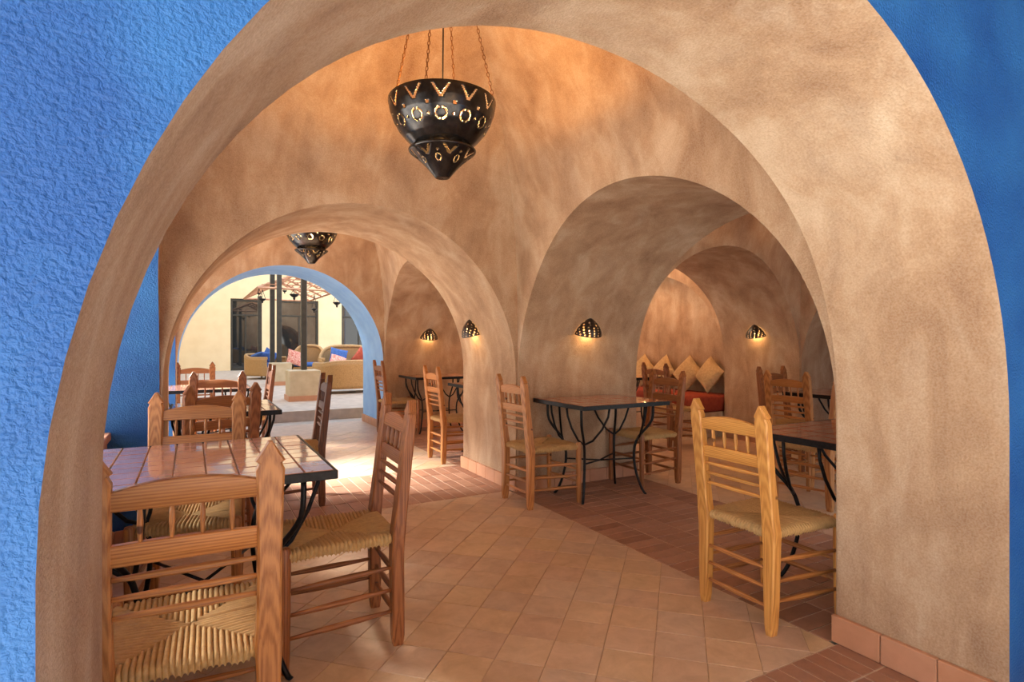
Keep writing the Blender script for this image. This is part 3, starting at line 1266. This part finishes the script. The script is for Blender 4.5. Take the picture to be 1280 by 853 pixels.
MB().cbox((-.005, 0, .455), (.66, 2.78, .228), .035).build('mattress', M['mattress'], t, True)
pm = pillow(MB(), .40, .40, .17).mesh('pillow', M['sack'], True)
for k, (y, tilt, lab) in enumerate(((5.80, .58, 'rightmost beige sackcloth pillow leaning on the bench wall'), (6.20, .70, 'second beige pillow from the right on the bench'),
                                    (6.72, .75, 'third beige pillow behind the dark chair on the bench'), (7.18, .7, 'leftmost beige pillow at the bench end'))):
    o = link('pillow', pm)
    tag(o, lab, 'pillow', 'sackcloth pillows on the bench')
    o.rotation_mode = 'XYZ'
    o.matrix_world = Matrix.Translation((6.37, y, .83)) @ Matrix.Rotation(-PI / 2 + (.12 if k % 2 else -.1), 4, 'Z') @ Matrix.Rotation(-.30, 4, 'X') @ Matrix.Rotation(tilt, 4, 'Y')

# ------------------------------------------------------------------ patio
YW = 24.5
t = MB()
# house wall with openings left for the glazed doors
openings = [(1.27, 2.32, .17, 2.93), (3.03, 4.50, .17, 2.93), (5.43, 6.9, .17, 2.93)]
xs = [-6] + [v for o in openings for v in o[:2]] + [14]
for a, b in zip(xs[0::2], xs[1::2]):
    t.box(((a + b) / 2, YW + .15, 3.1), (b - a, .3, 6.2))
for a, b, z0, z1 in openings:
    t.box(((a + b) / 2, YW + .15, (z1 + 6.2) / 2), (b - a, .3, 6.2 - z1))
kind(t.build('wall_house', M['cream']))
for k, (a, b, z0, z1) in enumerate(openings):
    d = thing('glazed_door', ['narrow dark-framed glazed door left of the pergola posts', 'wide dark-framed glazed door behind the pergola posts', 'dark-framed glazed door at the right edge of the patio arch'][k], 'door', ((a + b) / 2, YW + .12, z0))
    w, h = b - a, z1 - z0
    mb = MB()
    for c, s in (((-w / 2 + .04, 0, h / 2), (.08, .1, h)), ((w / 2 - .04, 0, h / 2), (.08, .1, h)), ((0, 0, h - .05), (w - .16, .1, .1)), ((0, 0, .05), (w - .16, .1, .1)), ((0, 0, h * .76 + .03), (w - .16, .05, .06)), ((0, 0, h * .38 + .05), (.06, .05, h * .76 - .1))):
        mb.cbox(c, s, .006)
    mb.build('door_frame', M['frame'], d)
    for x0, x1, q0, q1 in ((-w / 2 + .08, -.03, .1, h * .76), (.03, w / 2 - .08, .1, h * .76), (-w / 2 + .08, w / 2 - .08, h * .76 + .06, h - .1)):
        MB().box(((x0 + x1) / 2, .02, (q0 + q1) / 2), (x1 - x0, .012, q1 - q0)).build('pane', M['glass'], d)

# pergola
pg = thing('pergola', 'dark posted pergola with weathered wooden roof frame on the patio', 'pergola', (2.4, 15.9, .17))


def LP(x, y, z):
    return (x - 2.4, y - 15.9, z - .17)


for (x, y, z0, z1, w) in ((1.88, 11.72, .745, 3.6, .105), (1.955, 15.95, .755, 3.4, .115), (1.83, 16.3, .17, 3.4, .115), (1.90, 20.3, .17, 2.75, .12)):
    MB().cbox(LP(x, y, (z0 + z1) / 2), (w, w, z1 - z0), .008).build('post', M['darkpost'], pg)
EZ, RZ = 2.66, 3.12
for (p, q, r) in (((1.45, 16.0, EZ), (3.45, 16.0, EZ), .03), ((1.45, 20.4, EZ), (3.45, 20.4, EZ), .03), ((1.45, 16, EZ), (1.45, 20.4, EZ), .035), ((3.45, 16, EZ), (3.45, 20.4, EZ), .035)):
    MB().tube([LP(*p), LP(*q)], r, 4).build('eave_beam', M['pinewood'], pg)
MB().tube([LP(2.45, 16.9, RZ), LP(2.45, 19.5, RZ)], .035, 4).build('ridge_beam', M['pinewood'], pg)
for y in (16.0, 17.1, 18.2, 19.3, 20.4):
    ry = min(19.5, max(16.9, y))
    for x in (1.45, 3.45):
        MB().tube([LP(x, y, EZ), LP(2.45, ry, RZ)], .03, 4).build('rafter', M['pinewood'], pg)
for k in range(1, 7):
    u = k / 7
    for sx_ in (1.45, 3.45):
        x = sx_ + (2.45 - sx_) * u
        z = EZ + (RZ - EZ) * u + .03
        MB().box(LP(x, 18.2, z), (.05, 4.4 - 1.8 * u, .02)).build('roof_slat', M['pinewood'], pg)
for k in range(1, 5):
    u = k / 5
    MB().box(LP(2.45, 16.0 + .9 * u, EZ + (RZ - EZ) * u + .02), (2.0 * (1 - u) + .05, .05, .02)).build('roof_slat', M['pinewood'], pg)
for k, (x, y, z, s) in enumerate(((2.33, 16.0, 2.50, .12), (2.10, 16.05, 2.60, .06), (2.6, 16.05, 2.58, .06), (1.62, 16.6, 2.40, .09), (1.5, 16.2, 2.52, .05), (3.43, 16.05, 2.33, .11), (3.1, 17.5, 2.22, .09))):
    la = thing('hanging_lantern', ['largest dark lantern hanging at the middle of the pergola eave', 'small lantern hanging left of the largest one', 'small lantern beside the front pergola post', 'lantern hanging at the left pergola corner', 'tiny lantern at the left end of the eave', 'lantern at the right end of the pergola eave', 'lantern hanging low before the right-hand door'][k], 'lantern', (x, y, z), 0, 'lanterns hanging from the pergola')
    MB().lathe([(s * .9, s * .25), (s, s * .2), (s * .95, 0), (s * .6, -s * .35), (s * .2, -s * .55), (s * .3, -s * .65), (s * .22, -s * .95), (.004, -s * 1.15)], 16).build('bowl', M['iron'], la, True)
    for a in range(3):
        w = 2 * PI * a / 3 + .3
        MB().tube([(s * .9 * math.cos(w), s * .9 * math.sin(w), s * .22), (0, 0, EZ - z)], .006, 4).build('chain', M['iron'], la)

for k, (x, y) in enumerate(((1.86, 11.70), (1.98, 15.95))):
    p = thing('plinth', ['nearer square stone plinth carrying a dark pergola post', 'farther stone plinth carrying paired pergola posts'][k], 'plinth', (x, y, .17), 0, 'stone plinths of the pergola')
    w = .56 if k == 0 else .50
    MB().cbox((0, 0, .29), (w, w, .565), .012).build('block', M['stone'], p)
    mb = MB()
    for s_ in (-1, 1):
        mb.box((0, s_ * (w / 2 + .01), .05), (w + .04, .02, .10))
        mb.box((s_ * (w / 2 + .01), 0, .05), (.02, w, .10))
    mb.build('base_tiles', M['skirting'], p)


# rattan seats
def rattan_seat(label, loc, rz, w, d, back_h, arm_h, cush, sofa_cat='armchair'):
    r = thing('rattan_' + sofa_cat, label, sofa_cat, loc, rz)
    n = 40

    def rimpt(u):
        # U shape open to -y
        th = PI * u
        x = -math.cos(th)
        y = math.sin(th)
        ex = .55
        X = math.copysign(abs(x) ** ex, x) * w / 2
        Y = (abs(y) ** ex) * d - d / 2
        s = math.sin(th)
        H = arm_h + (back_h - arm_h) * (max(0, (s - .45) / .55)) ** 1.0
        return X, Y, H
    mb = MB()
    mb.grid(lambda u, v: (rimpt(u)[0] * (1 - .04 * (1 - v)), rimpt(u)[1], .10 + (rimpt(u)[2] - .10) * v), n, 8)
    o = mb.build('shell', M['rattan'], r, True)
    sm = o.modifiers.new('thick', 'SOLIDIFY')
    sm.thickness = .05
    MB().tube([rimpt(k / n) for k in range(n + 1)], .045, 8).build('rolled_rim', M['rattan'], r, True)
    MB().cbox((0, -.04, .24), (w - .12, d - .10, .22), .02).build('seat_base', M['rattan'], r)
    MB().cbox((0, -.05, .41), (w - .16, d - .16, .12), .04).build('seat_cushion', M['bluecloth'], r, True)
    for sx_ in (-1, 1):
        for sy_ in (-1, 1):
            MB().tube([(sx_ * (w / 2 - .1), sy_ * (d / 2 - .1), 0), (sx_ * (w / 2 - .1), sy_ * (d / 2 - .1), .14)], .028, 8).build('foot', M['frame'], r)
    return r


def throw_pillow(label, mat, loc, rots, s=.42):
    o = pillow(MB(), s, s, .16).build('throw_pillow', mat, None, True)
    tag(o, label, 'pillow', 'pillows on the patio seats')
    o.matrix_world = Matrix.Translation(loc) @ Matrix.Rotation(rots[0], 4, 'Z') @ Matrix.Rotation(rots[1], 4, 'X') @ Matrix.Rotation(rots[2], 4, 'Y')


rattan_seat('rattan armchair with blue pillows left of the pergola posts', (1.88, 18.9, .17), .9, 1.0, .85, .72, .62, None)
throw_pillow('dark blue pillow lying over the arm of the left rattan armchair', M['bluecloth'], (1.75, 18.75, .87), (.6, 1.2, .3))
throw_pillow('blue pillow standing in the left rattan armchair', M['bluecloth'], (2.05, 18.95, .84), (.2, -.3, .6))
rattan_seat('rattan barrel armchair behind the nearer stone plinth', (3.15, 18.7, .17), -.2, 1.0, .85, .98, .62, None)
throw_pillow('red patterned pillow beside the pergola post', M['redcloth'], (2.68, 18.3, .80), (.3, -.3, .3), .46)
rattan_seat('low rattan tub chair with its back to us at the right of the patio', (3.08, 13.0, .17), PI + .1, 1.35, .85, .68, .62, None)
rattan_seat('high-backed rattan sofa facing us behind the low tub chair', (3.72, 15.7, .17), .05, 1.65, .9, .99, .66, None, 'sofa')
throw_pillow('blue pillow standing in the high-backed rattan sofa', M['bluecloth'], (3.40, 15.72, .88), (.1, -.35, .25), .46)
throw_pillow('pinkish patterned pillow in the high-backed rattan sofa', M['redcloth'], (3.30, 15.35, .78), (.2, -.8, .5), .40)
throw_pillow('brown pillow at the right of the high-backed rattan sofa', M['mattress'], (4.02, 15.62, .86), (-.2, -.4, .6), .46)
